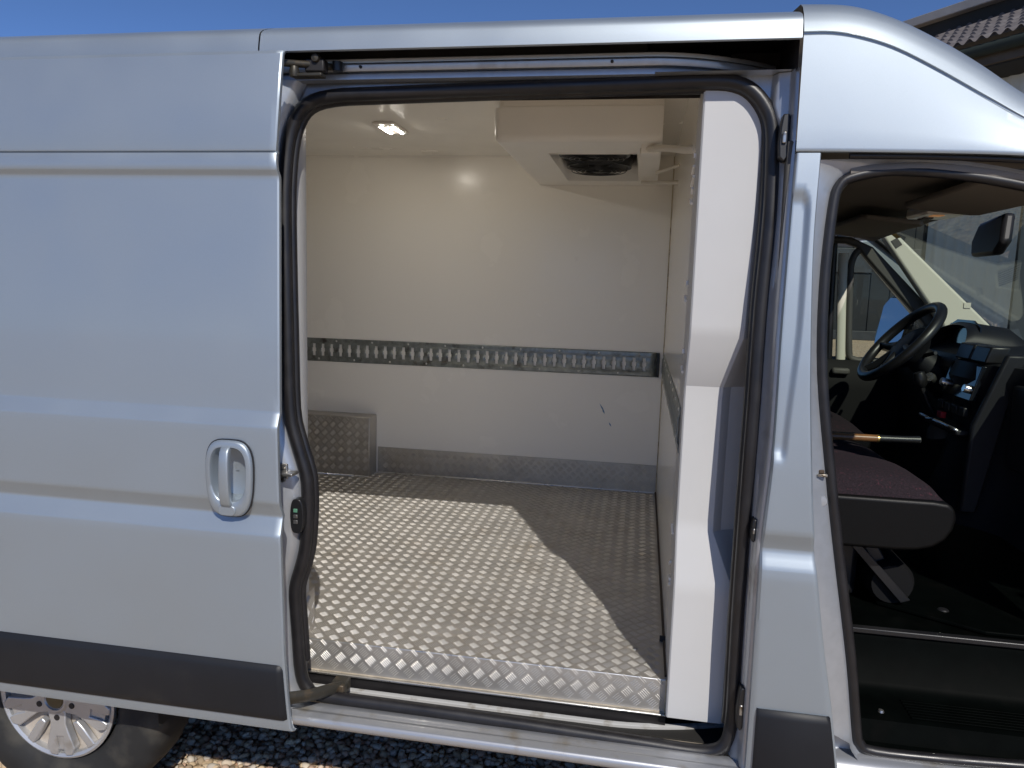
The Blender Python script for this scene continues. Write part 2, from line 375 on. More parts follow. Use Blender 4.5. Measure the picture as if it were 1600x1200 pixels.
# ---- sliding door
xe = interp([(.46,-.826),(.485,-.829),(.521,-.837),(.668,-.847),(.80,-.850),(.972,-.853),(1.07,-.857),(1.31,-.861),(1.512,-.863),(1.75,-.867),(1.882,-.870),(1.94,-.873),(2.05,-.868),(2.19,-.862)])
DY = -.075
dp = [(2.178,.016),(2.174,.005),(2.166,.0),(2.06,-.001),(1.9445,0),(1.9415,.001),(1.9400,.005),(1.9385,.0065),(1.937,.003),(1.932,.001),(1.915,.0),(1.899,.001),(1.895,.003),(1.887,.010),(1.882,.012),(1.87,.0125),(1.6,.0125),(1.36,.0125),(1.320,.0125),(1.3155,.0122),(1.312,.0112),(1.2845,-.0005),(1.281,-.0017),(1.277,-.002),(1.26,-.002),(1.225,-.002),(1.16,-.002),(1.10,-.002),(1.0925,-.002),(1.089,-.0012),(1.085,.0005),(1.058,.0125),(1.0545,.0135),(1.0505,.0135),(1.047,.0123),(1.0125,-.002),(1.009,-.0038),(1.004,-.0047),(.985,-.005),(.85,-.005),(.70,-.004),(.672,-.003),(.55,0),(.516,.001),(.498,.001),(.488,.003),(.484,.009)]
xl = [-2.25,-1.9,-1.5,-1.2,-1.035,-.935]
rows = []
for z, y in dp:
    yy = yo(z)+DY+y; e = xe(z)
    rows.append([(x, yy, z) for x in xl]+[(e-.02, yy, z), (e-.005, yy+.0005, z), (e-.001, yy+.003, z), (e, yy+.007, z), (e-.002, yy+.016, z), (e-.02, yy+.018, z)])
zi = [z for z, _ in dp]
door = grid('sliding_door', rows, paint, van, ang=30, skip=lambda i, j: j == 4 and zi[i] <= 1.23 and zi[i+1] >= 1.09)
# inner pressing of the door, set back from the skin
extr('inner_panel', [(-.040,.56),(-.030,.60),(-.030,1.2),(-.022,1.5),(.012,2.06),(.02,2.10)], [-2.2,-1.2,-.905], paint_in, door)
# lower black trim
rows = []
for z, y in [(.667,.006),(.668,-.003),(.664,-.008),(.650,-.013),(.60,-.013),(.54,-.012),(.526,-.010),(.520,-.006),(.519,.004)]:
    yy = DY+y; e = xe(z)-.006
    rows.append([(x, yy, z) for x in (-2.2,-1.6,-1.2)]+[(e-.016, yy, z), (e-.008, yy+.001, z), (e, yy+.009, z), (e, DY+.01, z)])
grid('lower_trim', rows, plastic, door, ang=40)
# handle
HX, HZ = -.985, 1.148
def se(w, h, n=48, p=3.5, skew=.0):
    out = []
    for i in range(n):
        t = 2*math.pi*i/n; c, s = math.cos(t), math.sin(t)
        u = abs(c)**(2/p)*math.copysign(w, c); v = abs(s)**(2/p)*math.copysign(h, s)
        out.append((u*(1+skew*v/h)+.005*(u/w)*(1-(v/h)**2), v))
    return out
def ringrows(specs):
    return [[(HX+u, DY+y, HZ+v) for u, v in se(w, h, skew=.06)] for w, h, y in specs]
grid('handle_gasket', ringrows([(.0595,.0985,-.001),(.0600,.0990,-.006),(.055,.094,-.007)]), rubber, door, closed=True)
def hring(w, h, y, dz=0, sk=.06): return [(HX+u, DY+y, HZ+dz+v) for u, v in se(w, h, skew=sk)]
grid('handle_bezel', [hring(.057,.096,-.004), hring(.0574,.0965,-.009), hring(.0555,.0945,-.0135), hring(.052,.091,-.0155), hring(.0435,.071,-.0158,.009), hring(.0415,.068,-.0132,.010), hring(.040,.066,-.004,.010), hring(.038,.063,.012,.010), hring(.034,.058,.026,.009), hring(.02,.04,.031,.009), hring(.001,.001,.032,.009)], paint, door, closed=True, ang=50)
rows = []
for z, yy, w in ((-.073,-.012,.0125),(-.070,-.020,.0135),(-.060,-.0265,.0138),(-.03,-.031,.0135),(.01,-.0325,.013),(.045,-.031,.0125),(.068,-.0275,.0120),(.079,-.021,.0115),(.082,-.012,.0110)):
    rows.append([(HX-.004+u, DY+yy+v, HZ+z) for u, v in ((-w,.014),(-w,.003),(-w+.0015,.0008),(-w+.005,0),(w-.005,0),(w-.0015,.0008),(w,.003),(w,.014))])
grid('handle_grip', rows, paint, door, closed=True, ang=50)
prism('lock_plate', [(HX-.004+u, HZ-.080+v) for u, v in se(.0185, .0135, 24, 5)], XZ, DY-.0185, DY-.013, paint, door, bev=.002)
# roller arms
tube('upper_arm', smooth_path([(-.90,-.01,2.150),(-.87,.03,2.158),(-.82,.075,2.165),(-.795,.10,2.168)], 5), .009, grime, door, n=8)
box('arm_bracket', (-.845,.055,2.145), (-.795,.085,2.176), gapblack, door)
lathe('arm_pivot', [(0,.014),(.010,.012),(.013,0),(.011,-.012),(0,-.014)], (-.862,.036,2.140), (0,0,1), grime, door, n=14)
lathe('arm_pivot', [(0,.010),(.009,.009),(.012,0),(.009,-.010),(0,-.012)], (-.815,.058,2.176), (0,1,0), grime, door, n=14)
lathe('roller', [(0,-.01),(.013,-.01),(.013,.012),(0,.012)], (-.775,.093,2.165), (0,0,1), plastic_b, door, n=16)
box('arm_link', (-.87,.03,2.128), (-.79,.06,2.136), grime, door, bev=.002)
tube('lower_arm', smooth_path([(-.88,-.03,.548),(-.83,.02,.535),(-.79,.075,.527),(-.765,.12,.515)], 5), .012, grime, door, n=8, sq=1.6)
box('arm_bracket', (-.80,.085,.50), (-.757,.14,.535), grime, door, bev=.004)

# ---- door opening: frame, seal
seal_l = [(-.034,2.124),(-.342,2.118),(-.668,2.111),(-.805,2.106),(-.874,2.086),(-.907,2.043),(-.923,1.978),(-.929,1.864),(-.924,1.70),(-.916,1.501),(-.908,1.298),(-.889,1.213),(-.863,1.128),(-.858,1.075),(-.858,1.022),(-.864,.932),(-.876,.876),(-.893,.82),(-.897,.783),(-.894,.728),(-.889,.654),(-.882,.561),(-.862,.517),(-.813,.499),(-.522,.496),(-.285,.492),(-.14,.488),(.034,.484),(.162,.480),(.224,.484),(.260,.506),(.273,.557),(.274,.647),(.271,.855),(.271,1.147),(.273,1.381),(.274,1.608),(.279,1.75),(.281,1.85),(.279,1.947),(.274,2.019),(.258,2.063),(.226,2.102),(.185,2.122),(.118,2.127)]
contour = smooth_path([(x, 0, z) for x, z in seal_l], 3, closed=True)
def offset(path, d):
    m = len(path); out = []
    for i in range(m):
        t = (path[(i+1) % m]-path[i-1]).normalized(); nrm = Vector((t.z, 0, -t.x))
        out.append(path[i]+nrm*d)
    return out
cen = sum(contour, Vector())/len(contour)
sgn = 1 if (offset(contour, .01)[0]-cen).length < (contour[0]-cen).length else -1
def lift(path, dy): return [Vector((p.x, yo(p.z)+dy, p.z)) for p in path]
# at the sill the seal sits where the step folds, elsewhere on the frame flange
seal = tube('door_seal', lift(contour, .085), .0175, rubber, van, n=12, closed=True)
lip = offset(contour, sgn*.011); nlip = 3*31; lip = lip[nlip:]+lip[:3*21]
tube('seal_lip', lift(lip, .104), .012, rubber, seal, n=8)
ring_plate('opening_frame', [(-.966,2.14),(-.966,.486),(.307,.486),(.307,2.14)], [(p.x, p.z) for p in contour], lambda z: yo(z)+.094, paint_in, van)
sealx_l = interp(sorted([(z, x) for x, z in seal_l[5:22]]+[(2.15,-.86),(.48,-.86)]))
sealx_r = interp(sorted([(z, x) for x, z in seal_l[30:42]]+[(2.16,.262),(.47,.262)]))
rows = []
for z in lin(.487, 2.14, 70):
    y = yo(z); s = sealx_l(z)
    rows.append([(-.968,y,z),(-.964,y+.012,z),(-.952,y+.040,z),(-.945,y+.047,z),(s-.035,y+.058,z),(s-.024,y+.066,z),(s-.012,y+.088,z)])
grid('rear_jamb', rows, paint_in, van, ang=45)
gapx = interp([(.46,.298),(.656,.298),(.99,.296),(1.09,.297),(1.294,.306),(1.583,.306),(1.949,.312),(2.20,.311)])
rows = []
for z in lin(.487, 2.137, 70):
    y = yo(z); s = sealx_r(z); e = gapx(z)-.003
    rows.append([(e+.006,y+.022,z),(e+.001,y+.024,z),(e-.003,y+.030,z),(e-.005,y+.052,z),(e-.009,y+.057,z),(s+.020,y+.062,z),(s+.014,y+.068,z),(s+.008,y+.088,z)])
grid('front_jamb', rows, paint_in, van, ang=45)
# black latch plates, striker, contact plate
def latch(z0, z1, x0, x1, y):
    p = [(x0+.3*(x1-x0), z1), (x1, z1), (x1, z0+.12*(z1-z0)), (x0+.6*(x1-x0), z0), (x0+.1*(x1-x0), z0+.1*(z1-z0)), (x0, z0+.4*(z1-z0)), (x0+.1*(x1-x0), z0+.72*(z1-z0))]
    o = prism('latch_plate', p, lambda u, v, d: (u, yo(v)+d, v), y-.012, y+.02, plastic_b, van, bev=.003)
    box('latch_slot', (x0+.3*(x1-x0), yo(z0)+y-.0145, z0+.38*(z1-z0)), (x0+.72*(x1-x0), yo(z0)+y-.010, z0+.62*(z1-z0)), steel, o, bev=.002)
latch(1.934, 2.040, .282, .303, .046); latch(.578, .690, .276, .294, .046); latch(1.055, 1.112, .279, .291, .05)
st_o = box('striker', (-.915,.010,1.136), (-.866,.05,1.144), steel, van, bev=.002)
box('striker_base', (-.93,.042,1.12), (-.895,.05,1.16), steel, st_o, bev=.002)
for z in (1.155, 1.118): lathe('bolt', [(0,-.006),(.006,-.006),(.007,0)], (-.906,.042,z), (0,1,0), steel, st_o, n=12)
cp = prism('contact_plate', [(-.872+u, 1.020+v) for u, v in se(.0140, .047, 24, 4)], XZ, .046, .072, plastic_b, van, bev=.002)
for i, (z, m) in enumerate(((1.036, green_m), (1.020, steel), (1.005, steel))):
    box('contact', (-.880,.0435,z-.005), (-.869,.0475,z+.005), m, cp, bev=.001)

# ---- upper track (front end sweeps inwards)
def sweep_in(x): return .0 if x < -.02 else 1.25*(x+.02)**1.9
tx = lin(-.965, -.05, 6)+lin(-.02, .29, 16)
up = [(.128,2.136),(.113,2.1405),(.1125,2.151),(.1135,2.1535),(.135,2.155),(.135,2.158),(.108,2.1585),(.1065,2.161),(.106,2.173),(.1075,2.1755),(.140,2.177),(.140,2.180),(.116,2.1805),(.115,2.189),(.117,2.191),(.149,2.193)]
tr = extr('upper_track', up, tx, paint_in, van, yoff=sweep_in, ang=30)
for x in (-.10, -.72): lathe('bolt', [(0,-.003),(.0035,-.003),(.004,.002)], (x,.105,2.168), (0,1,0), gapblack, tr, n=10)
extr('track_cavity', [(.30,2.130),(.30,2.236),(.12,2.232),(.06,2.200),(.046,2.191)], [-.965,.306], gapblack, van)  # recess painted near-black to carry the shade under the roof lip
extr('track_shade_sheet', [(.150,2.128),(.150,2.236)], [-.966,-.02], gapblack, van)  # added dark sheets hide the pale header, standing in for recess shade
mesh('track_shade_sheet', [(-.02,.15,2.128),(-.02,.30,2.128),(-.02,.30,2.236),(-.02,.15,2.236)], [(0,1,2,3)], gapblack, van)
mesh('track_cavity_end', [(.3065,.05,2.13),(.3065,.31,2.13),(.3065,.31,2.24),(.3065,.05,2.24)], [(0,1,2,3)], gapblack, van)
extr('track_shelf', [(.09,2.1385),(.30,2.1385)], [.0,.306], paint_in, van)

# ---- sill under the opening
sx_ = [-1.0,-.6,-.2,.1,.31]
sill = extr('sill', [(.085,.455),(.074,.484),(.060,.487),(.044,.4865),(.040,.484),(.034,.4835),(.030,.4865),(.020,.4865),(.014,.4830),(.008,.4830),(.004,.4805),(.001,.474),(0,.466),(.003,.458),(.012,.454),(.03,.448),(.10,.452)], sx_, paint_sill, van, ang=50)
extr('sill_floor', [(.20,.455),(.08,.455)], [-1.0,.31], dirt_tan, sill)
extr('rubber_skirt', [(.206,.5045),(.200,.503),(.1985,.486),(.200,.472),(.197,.454)], lin(-.95,.118,4), rubber, sill)
def sweep_rail(x): return 0 if x < -.05 else .55*(x+.05)**1.9
extr('guide_rail', [(.1925,.454),(.192,.467),(.189,.4695),(.179,.469),(.176,.467),(.1755,.454)], lin(-.95,-.1,4)+lin(-.05,.29,14), rail_m, sill, yoff=sweep_rail)
box('rail_clip', (.04,.155,.455), (.06,.175,.459), grime, sill, bev=.001)
mesh('footwell_side', [(.31,.06,.44),(.31,.5,.44),(.31,.5,.62),(.31,.06,.62)], [(0,1,2,3)], paint_in, sill)
mesh('footwell_back', [(.10,.42,.40),(.31,.42,.40),(.31,.42,.62),(.10,.42,.62)], [(0,1,2,3)], gapblack, sill)
box('underbody', (-3.9,.16,.43), (1.9,YF-.05,.46), under_m, van, bev=0)
box('chassis_rail', (-3.9,.55,.24), (1.6,.65,.37), under_m, van); box('chassis_rail', (-3.9,1.6,.24), (1.6,1.7,.37), under_m, van)

# ---- B pillar
pl = interp([(.44,.301),(.656,.301),(.99,.299),(1.09,.300),(1.294,.309),(1.583,.309),(1.949,.315),(1.96,.315)])
pr = interp([(.44,.525),(.539,.507),(.678,.483),(.85,.450),(1.063,.417),(1.241,.397),(1.465,.378),(1.738,.365),(1.928,.367),(1.96,.367)])
def sst(a, b, x):
    t = max(0, min(1, (x-a)/(b-a))); return t*t*(3-2*t)
rows = []
for z in sorted(set(lin(.45, 1.948, 120)+[1.088,1.052,1.006])):
    a, b = pl(z), pr(z); r = []
    gy = float(np.interp(z, [.985,1.002,1.012,1.044,1.051,1.058,1.085,1.0915,1.10], [0,.001,.004,.016,.0175,.0165,.005,.0025,.002]))
    if z > 1.0: gy = max(gy, .002)
    for k in range(25):
        t = k/24; x = a+(b-a)*t
        edge = interp_e(z) if False else (.339+(.352-.339)*sst(1.28, 1.6, z))
        top = 1-sst(1.845, 1.87, z+max(0, (x-.335))*1.3); bot = sst(1.262, 1.288, z)
        rec = .010*(1-sst(edge-.012, edge+.002, x))*top*bot
        rnd = .006*max(0, 1-t*16)**2+.004*max(0, 1-(1-t)*16)**2
        r.append((x, yo(z)+gy+rec+rnd, z))
    rows.append([(a-.001, yo(z)+.03, z), (a, yo(z)+gy+.008, z)]+r+[(b+.001, yo(z)+gy+.010, z), (b+.004, yo(z)+gy+.022, z)])
bp_o = grid('b_pillar', rows, paint, van, ang=35)
def trimy(z): return 0
rows = []
for z, y in [(.664,.002),(.665,-.004),(.660,-.009),(.648,-.013),(.52,-.013),(.47,-.011),(.466,-.002)]:
    a, b = pl(z)+.014, pr(z)-.004
    rows.append([(a,.004,z),(a,y+.004,z),(a+.006,y,z),(b-.012,y,z),(b-.004,y+.004,z),(b,.004,z)])
grid('pillar_trim', rows, plastic, bp_o, ang=40)

# ---- cab door aperture
ap = [(.452,1.905),(.420,1.885),(.408,1.83),(.402,1.656),(.412,1.461),(.447,1.232),(.479,1.051),(.529,.787),(.556,.612),(.566,.578),(.600,.560),(.76,.563),(.925,.572),(1.20,.585),(1.36,.62),(1.44,.75),(1.50,1.10),(1.47,1.32),(1.30,1.56),(1.05,1.79),(.92,1.855),(.791,1.888),(.662,1.910),(.532,1.918)]
apc = smooth_path([(x, 0, z) for x, z in ap], 4, closed=True)
cab_seal = tube('cab_door_seal', lift(apc, .052), .0125, rubber, van, n=10, closed=True)
outer = offset(apc, -.024 if (offset(apc, .01)[0]-sum(apc, Vector())/len(apc)).length < (apc[0]-sum(apc, Vector())/len(apc)).length else .024)
mid2 = [p+(q_-p)*.42 for p, q_ in zip(apc, outer)]
def edge_of(p):                                           # rear edge meets the pillar, top meets the roof panel
    x, z = p.x, p.z
    if x < .62 and z < 1.94 and z > .60: x = pr(z)+.001
    return Vector((x, 0, z))
rows = [lift(apc, .058), lift(mid2, .050), lift([p+(q_-p)*.8 for p, q_ in zip(apc, outer)], .042), [Vector((e.x, yo(e.z)+.024, e.z)) for e in map(edge_of, outer)]]
grid('cab_door_frame', rows, paint_in, van, closed=True, ang=50)
cs = box('cab_striker', (.414,.028,1.228), (.436,.044,1.234), steel, van, bev=.001)
box('striker_rust', (.418,.034,1.234), (.430,.044,1.242), brown, cs, bev=.002)
lathe('jamb_plug', [(0,.004),(.011,.0035),(.013,0)], (.431,.041,1.168), (0,-1,0), paint_in, van, n=18)
tube('weather_strip', smooth_path([(.43,.056,1.945),(.60,.056,1.943),(.80,.054,1.934),(.95,.05,1.915)], 5), .007, rubber, van, n=8)
prism('sill_corner', [(.49,.44),(.60,.44),(.60,.548),(.565,.570),(.552,.63),(.535,.70),(.49,.70)], XZ, .0565, .062, paint_in, van)
# front fender / sill below and ahead of the aperture, A pillar, bonnet (mostly outside the picture)
extr('cab_sill', [(.06,.556),(.03,.552),(.006,.540),(0,.52),(.004,.44),(.05,.38)], [.508,.9,1.4], paint_sill, van, ang=50)
fw = [(1.46,.40),(1.50,.70),(1.53,1.10),(1.50,1.34),(1.62,1.42),(2.35,1.10),(2.45,.95),(2.45,.42),(2.36,.42)]+[(1.98+.40*math.cos(R(t)), .338+.40*math.sin(R(t))) for t in range(10, 171, 16)]+[(1.56,.40)]
prism('front_fender', fw, XZ, .0, .012, paint, van); prism('front_fender', fw, XZ, YF-.012, YF, paint, van)
grid('bonnet', [[(x, y, z) for y in (.0, .4, 1.1, 1.8, YF)] for x, z in ((1.66,1.40),(1.95,1.32),(2.2,1.20),(2.38,1.08),(2.45,.95),(2.47,.45))], paint, van)
for s, y0 in ((0, .05), (1, YF-.05)):
    sec = [(1.47,1.36),(1.62,1.43),(1.12,1.93),(.99,1.90)]
    prism('a_pillar', sec, XZ, y0-.03, y0+.05, paint, van, bev=.01)
# passenger door, swung fully open ahead of the picture
hd = Vector((1.50, -.01, 0)); dirv = Vector((.36, -.93, 0)).normalized(); nv = Vector((dirv.y, -dirv.x, 0))
def DD(u, v, d): p = hd+dirv*u+nv*d; return (p.x, p.y, v)
pd = prism('passenger_door', [(.02,.60),(.02,1.30),(1.02,1.32),(1.06,1.0),(.98,.60)], DD, 0, .07, paint, van, bev=.01)
for a_, b_ in (((.03,1.30),(.50,1.84)), ((.50,1.84),(1.02,1.88)), ((1.02,1.88),(1.03,1.30))):
    V, F = tube_data([DD(*a_, .035), DD(*b_, .035)], .025, 8); mesh('window_frame', V, F, rubber, pd)
mesh('door_glass', [DD(.06,1.31,.035),DD(.50,1.82,.035),DD(1.0,1.86,.035),DD(1.0,1.31,.035)], [(0,1,2,3)], glass, pd)

# ---- wheels
def wheel(cx, y, s):
    w = empty('wheel', (cx, y, WZ)); w.parent = van; w.location = Vector((cx, y, WZ))-van.location
    def modt(i, j): return -.006 if (j in (6,7,8,12,13,14) and i % 4 == 0) else 0
    KW = 1.055
    prof = [(.185,.03),(.195,.012),(.215,.000),(.245,-.006),(.275,-.004),(.300,.004),(.318,.014),(.328,.026),(.334,.042),(.337,.07),(.337,.10),(.337,.14),(.334,.17),(.328,.185),(.315,.198),(.27,.21),(.20,.20),(.185,.18)]
    lathe('tyre', [(r*KW, h*s) for r, h in prof], (cx, y, WZ), (0,1,0), tyre_m, w, n=120, ang=50, mod=modt)
    lathe('rim_ring', [(r*KW, h*s) for r, h in ((.195*.94,.018),(.186,.004),(.180,.001),(.172,.006),(.168,.03))], (cx, y, WZ), (0,1,0), cover_m, w, n=64)
    lathe('recess_dish', [(.182,s*.022),(.12,s*.030),(.06,s*.026),(0,s*.026)], (cx, y, WZ), (0,1,0), cover_back, w, n=48)
    for k in range(5):
        a0 = R(-90+4+72*k)
        def T(u, v, d, a0=a0): return (cx+KW*(u*math.cos(a0)-v*math.sin(a0)), y+s*d, WZ+KW*(u*math.sin(a0)+v*math.cos(a0)))
        prism('spoke', [(.035,-.030),(.075,-.024),(.10,-.030),(.150,-.046),(.172,-.034),(.174,-.014),(.150,-.008),(.115,-.012),(.115,.012),(.150,.008),(.174,.014),(.172,.034),(.150,.046),(.10,.030),(.075,.024),(.035,.030)], T, .024, -.002, cover_m, w, bev=.003, smooth=True)
        prism('spoke_inset', [(.085,-.013),(.16,-.013),(.16,.013),(.085,.013)], T, .022, .004, cover_m, w, bev=.002)
        lathe('bolt_recess', [(0,-.001),(.009,-.001),(.010,.004)], T(.056, 0, -.003), (0,s,0), gapblack, w, n=14)
        a1 = a0+R(36)
        def T2(u, v, d, a0=a1): return (cx+KW*(u*math.cos(a0)-v*math.sin(a0)), y+s*d, WZ+KW*(u*math.sin(a0)+v*math.cos(a0)))
        prism('thin_spoke', [(.085,-.008),(.11,-.014),(.172,-.016),(.174,.010),(.12,.012),(.088,.010)], T2, .024, .002, cover_m, w, bev=.004)
    hub = lathe('hub_cap', [(.046,s*.020),(.046,-s*.002),(.040,-s*.007),(.034,-s*.007),(.031,-s*.003),(0,-s*.003)], (cx, y, WZ), (0,1,0), cover_m, w, n=36)
    lathe('hub_badge', [(.030,-s*.0035),(.027,-s*.0055),(.019,-s*.0035),(.012,-s*.0055),(0,-s*.0035)], (cx, y, WZ), (0,1,0), badge_m, w, n=24)
wheel(WX, WY-.005, 1); wheel(WX, YF-.03, -1); wheel(1.98, .10, 1); wheel(1.98, YF-.11, -1)
rows = [[(WX+.41*math.cos(R(t)), y, WZ+.05+.40*math.sin(R(t))) for t in range(-5, 186, 10)] for y in (.03, .145)]
grid('wheel_arch_lining', rows, under_m, van)
for cx in (WX, 1.98): tube('axle', [(cx,.2,WZ),(cx,YF-.2,WZ)], .05, under_m, van)

# ================================================================== cargo bay
CX0, CXB, CY1, CZ0, CZ1 = -3.2, .117, 2.08, .60, 2.29
box('cargo_ceiling', (CX0,.33,CZ1), (.30,CY1+.01,CZ1+.012), liner, van, bev=0)
bw = box('cargo_back_wall', (CX0,CY1,.56), (CXB+.002,CY1+.03,CZ1), liner, van, bev=0)
box('cargo_rear_wall', (CX0-.03,.11,.5), (CX0,CY1+.03,CZ1), liner, van, bev=0)
box('cargo_header', (CX0,.118+.045,2.128), (-.03,.205,2.272), liner, van, bev=0)
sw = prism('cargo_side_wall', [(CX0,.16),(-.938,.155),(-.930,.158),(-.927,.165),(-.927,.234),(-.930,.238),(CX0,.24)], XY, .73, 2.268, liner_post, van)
box('edge_kick_plate', (CX0,.150,.595), (-.926,.272,.731), alu, sw, bev=.003)
bars('tread_bars', (-.9258,.150,.600), (0,1,0), (0,0,1), (1,0,0), .122, .130, alu_bar, sw)
bk = box('bulkhead', (CXB,.30,.52), (CXB+.07,CY1+.03,CZ1), liner_b, van, bev=0)
# post at the front of the bulkhead: upper part forward, middle recessed, foot in between
levels = [(.520,.156,.261,0),(.86,.156,.261,0),(.90,.158,.261,0),(1.02,.207,.214,0),(1.05,.210,.214,0),(1.37,.210,.215,0),(1.40,.208,.216,0),(1.53,.143,.249,0),(1.56,.140,.250,0),(2.132,.143,.258,0)]
rows = []
for z, y, xr, _ in levels:
    rows.append([(CXB+.010, y+.24, z),(CXB-.001, y+.20, z),(CXB-.001, y+.004, z),(CXB+.003, y, z),(CXB+.05, y, z),(xr-.004, y, z),(xr, y+.003, z),(xr+.018, y+.022, z),(.292, max(y+.045, .215), z),(.30, max(y+.09, .26), z)])
rows[0:0] = [[(x, y_, .5195) for x, y_, z_ in rows[0]]]
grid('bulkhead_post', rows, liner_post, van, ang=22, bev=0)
# beads of sealant in the corners
tube('sealant_bead', [(CXB-.001,CY1-.001,CZ0),(CXB-.001,CY1-.001,CZ1)], .0035, sealant, bk, n=6, ref=Vector((1,0,0)))
tube('sealant_bead', [(CX0,CY1-.001,CZ1-.001),(CXB,CY1-.001,CZ1-.001)], .0035, liner, bw, n=6)
tube('sealant_bead', [(CXB-.001,.215,CZ0+.001),(CXB-.001,CY1,CZ0+.001)], .007, brown, bk, n=6)
tube('sealant_bead', [(CXB-.001,.197,CZ0-.092),(CXB-.001,.197,CZ0)], .004, sealant, bk, n=6, ref=Vector((1,0,0)))
# scuffs and dabs of silicone along the bulkhead edge
for z in (.82,.835,.875,.98,1.43,1.48,1.62,1.66,1.88,1.905,1.93,1.96,1.99):
    V, F = tube_data([(CXB-.003,.30+random.uniform(.0,.10),z-.006),(CXB-.003,.30+random.uniform(.0,.10),z+.006)], .004, 6, ref=Vector((1,0,0)))
    mesh('silicone_dab', V, F, white_pl, bk)
for (x, z, l, t) in ((-.180,1.03,.055,R(-58)), (-.135,.945,.028,R(-60)), (-.172,1.012,.03,R(-60))):
    c, s = math.cos(t), math.sin(t); w = .0035
    mesh('scuff_mark', [(x-c*l/2,CY1-.0008,z-s*l/2),(x-s*w,CY1-.0008,z+c*w),(x+c*l/2,CY1-.0008,z+s*l/2),(x+s*w,CY1-.0008,z-c*w)], [(0,1,2,3)], blue_m, bw)
# floor, riser, kick plates, wheel box
fl = box('cargo_floor', (CX0,.2005,.57), (CXB-.001,CY1,CZ0), alu, van, bev=0)
bars('tread_bars', (-2.15,.2005,CZ0), (1,0,0), (0,1,0), (0,0,1), 2.26, 1.87, alu_bar, fl)
tube('nosing', [(-.95,.2015,CZ0-.0015),(CXB-.004,.2015,CZ0-.0015)], .0028, alu_trim, fl, n=8)
rs = box('step_riser', (-.95,.197,.507), (CXB-.003,.2005,CZ0-.001), alu, van, bev=0)
bars('tread_bars', (-.95,.197,.507), (1,0,0), (0,0,1), (0,-1,0), 1.063, .105, alu_bar, rs, y0=.002)
tube('dirt_line', [(-.948,.1965,.5085),(CXB-.006,.1965,.5085)], .0022, dirt_tan, rs, n=6)
box('riser_lip', (-.95,.186,.5025), (CXB,.2,.5065), alu_trim, rs, bev=.001)
kp = box('kick_plate', (-1.39,CY1-.006,CZ0), (CXB-.006,CY1-.001,.746), alu, van, bev=.001)
bars('tread_bars', (-1.39,CY1-.006,CZ0), (1,0,0), (0,0,1), (0,-1,0), 1.5, .146, alu_bar, kp)
tube('weld_bead', [(-1.385,CY1-.008,CZ0+.003),(CXB-.01,CY1-.008,CZ0+.003)], .004, alu_trim, kp, n=6)
wb = box('wheel_box', (-2.6,1.968,CZ0), (-1.398,CY1-.002,.925), alu, van, bev=.004)
bars('tread_bars', (-2.2,1.968,CZ0), (1,0,0), (0,0,1), (0,-1,0), .80, .325, alu_bar, wb)
tube('weld_bead', [(-2.2,1.966,CZ0+.003),(-1.40,1.966,CZ0+.003),(-1.396,CY1-.008,CZ0+.003)], .004, alu_trim, wb, n=6)
lathe('floor_bolt', [(0,.004),(.007,.003),(.009,0)], (.03,.36,CZ0+.0005), (0,0,1), steel, fl, n=14)

# ---- slotted lashing rails
def rail(name, O, U, N, length, z0, z1, mat, parent, phase=0):
    """hat section with a row of keyhole slots; U along, N out of the wall"""
    O, U, N = Vector(O), Vector(U), Vector(N); p = .0508; H = z1-z0
    zl = [0,.007,.020,.026,.030,.046,.053,H-.053,H-.046,H-.030,H-.026,H-.020,H-.007,H]
    hl = [.002,.0025,.0025,.0045,.0065,.007,.007,.007,.007,.0065,.0045,.0025,.0025,.002]
    xs = []; holes = []
    n = int(length/p)
    for i in range(n):
        b = i*p+phase; xs += [b, b+.0145, b+.0180, b+.0330, b+.0365]
    xs.append(n*p+phase); xs.append(length)
    rows = [[O+U*x+N*h+Vector((0,0,z0+z)) for x in xs] for z, h in zip(zl, hl)]
    def skip(i, j):
        k = j % 5
        if j >= n*5: return False
        if k == 2 and 4 <= i <= 8: return True
        if k in (1, 3) and i == 6: return True
        return False
    o = grid(name, rows, mat, parent, skip=skip, ang=30)
    s = o.modifiers.new('s', 'SOLIDIFY'); s.thickness = .0025; s.offset = 0
    me0 = None
    k = 0
    x = .06
    while x < length:
        z = z0+.0135 if k % 2 else z1-.0135
        c = O+U*x+N*.003+Vector((0,0,z))
        if me0 is None:
            r_ = lathe('rivet', [(0,.004),(.0035,.0035),(.0055,.0015),(.006,0)], c, N, alu_trim, o, n=10); me0 = (r_, c)
        else:
            r_ = me0[0].copy(); col.objects.link(r_); r_.location = me0[0].location+(c-me0[1])
        k += 1; x += .1016
    return o
r1 = rail('lashing_rail', (-2.3,CY1,0), (1,0,0), (0,-1,0), 2.385, 1.202, 1.328, galv, van, phase=.01)
box('rail_end_cap', (.085,CY1-.014,1.203), (.098,CY1-.001,1.327), plastic_b, r1, bev=.002)
r2 = rail('lashing_rail', (CXB,.30,0), (0,1,0), (-1,0,0), 1.75, 1.202, 1.328, galv, van)

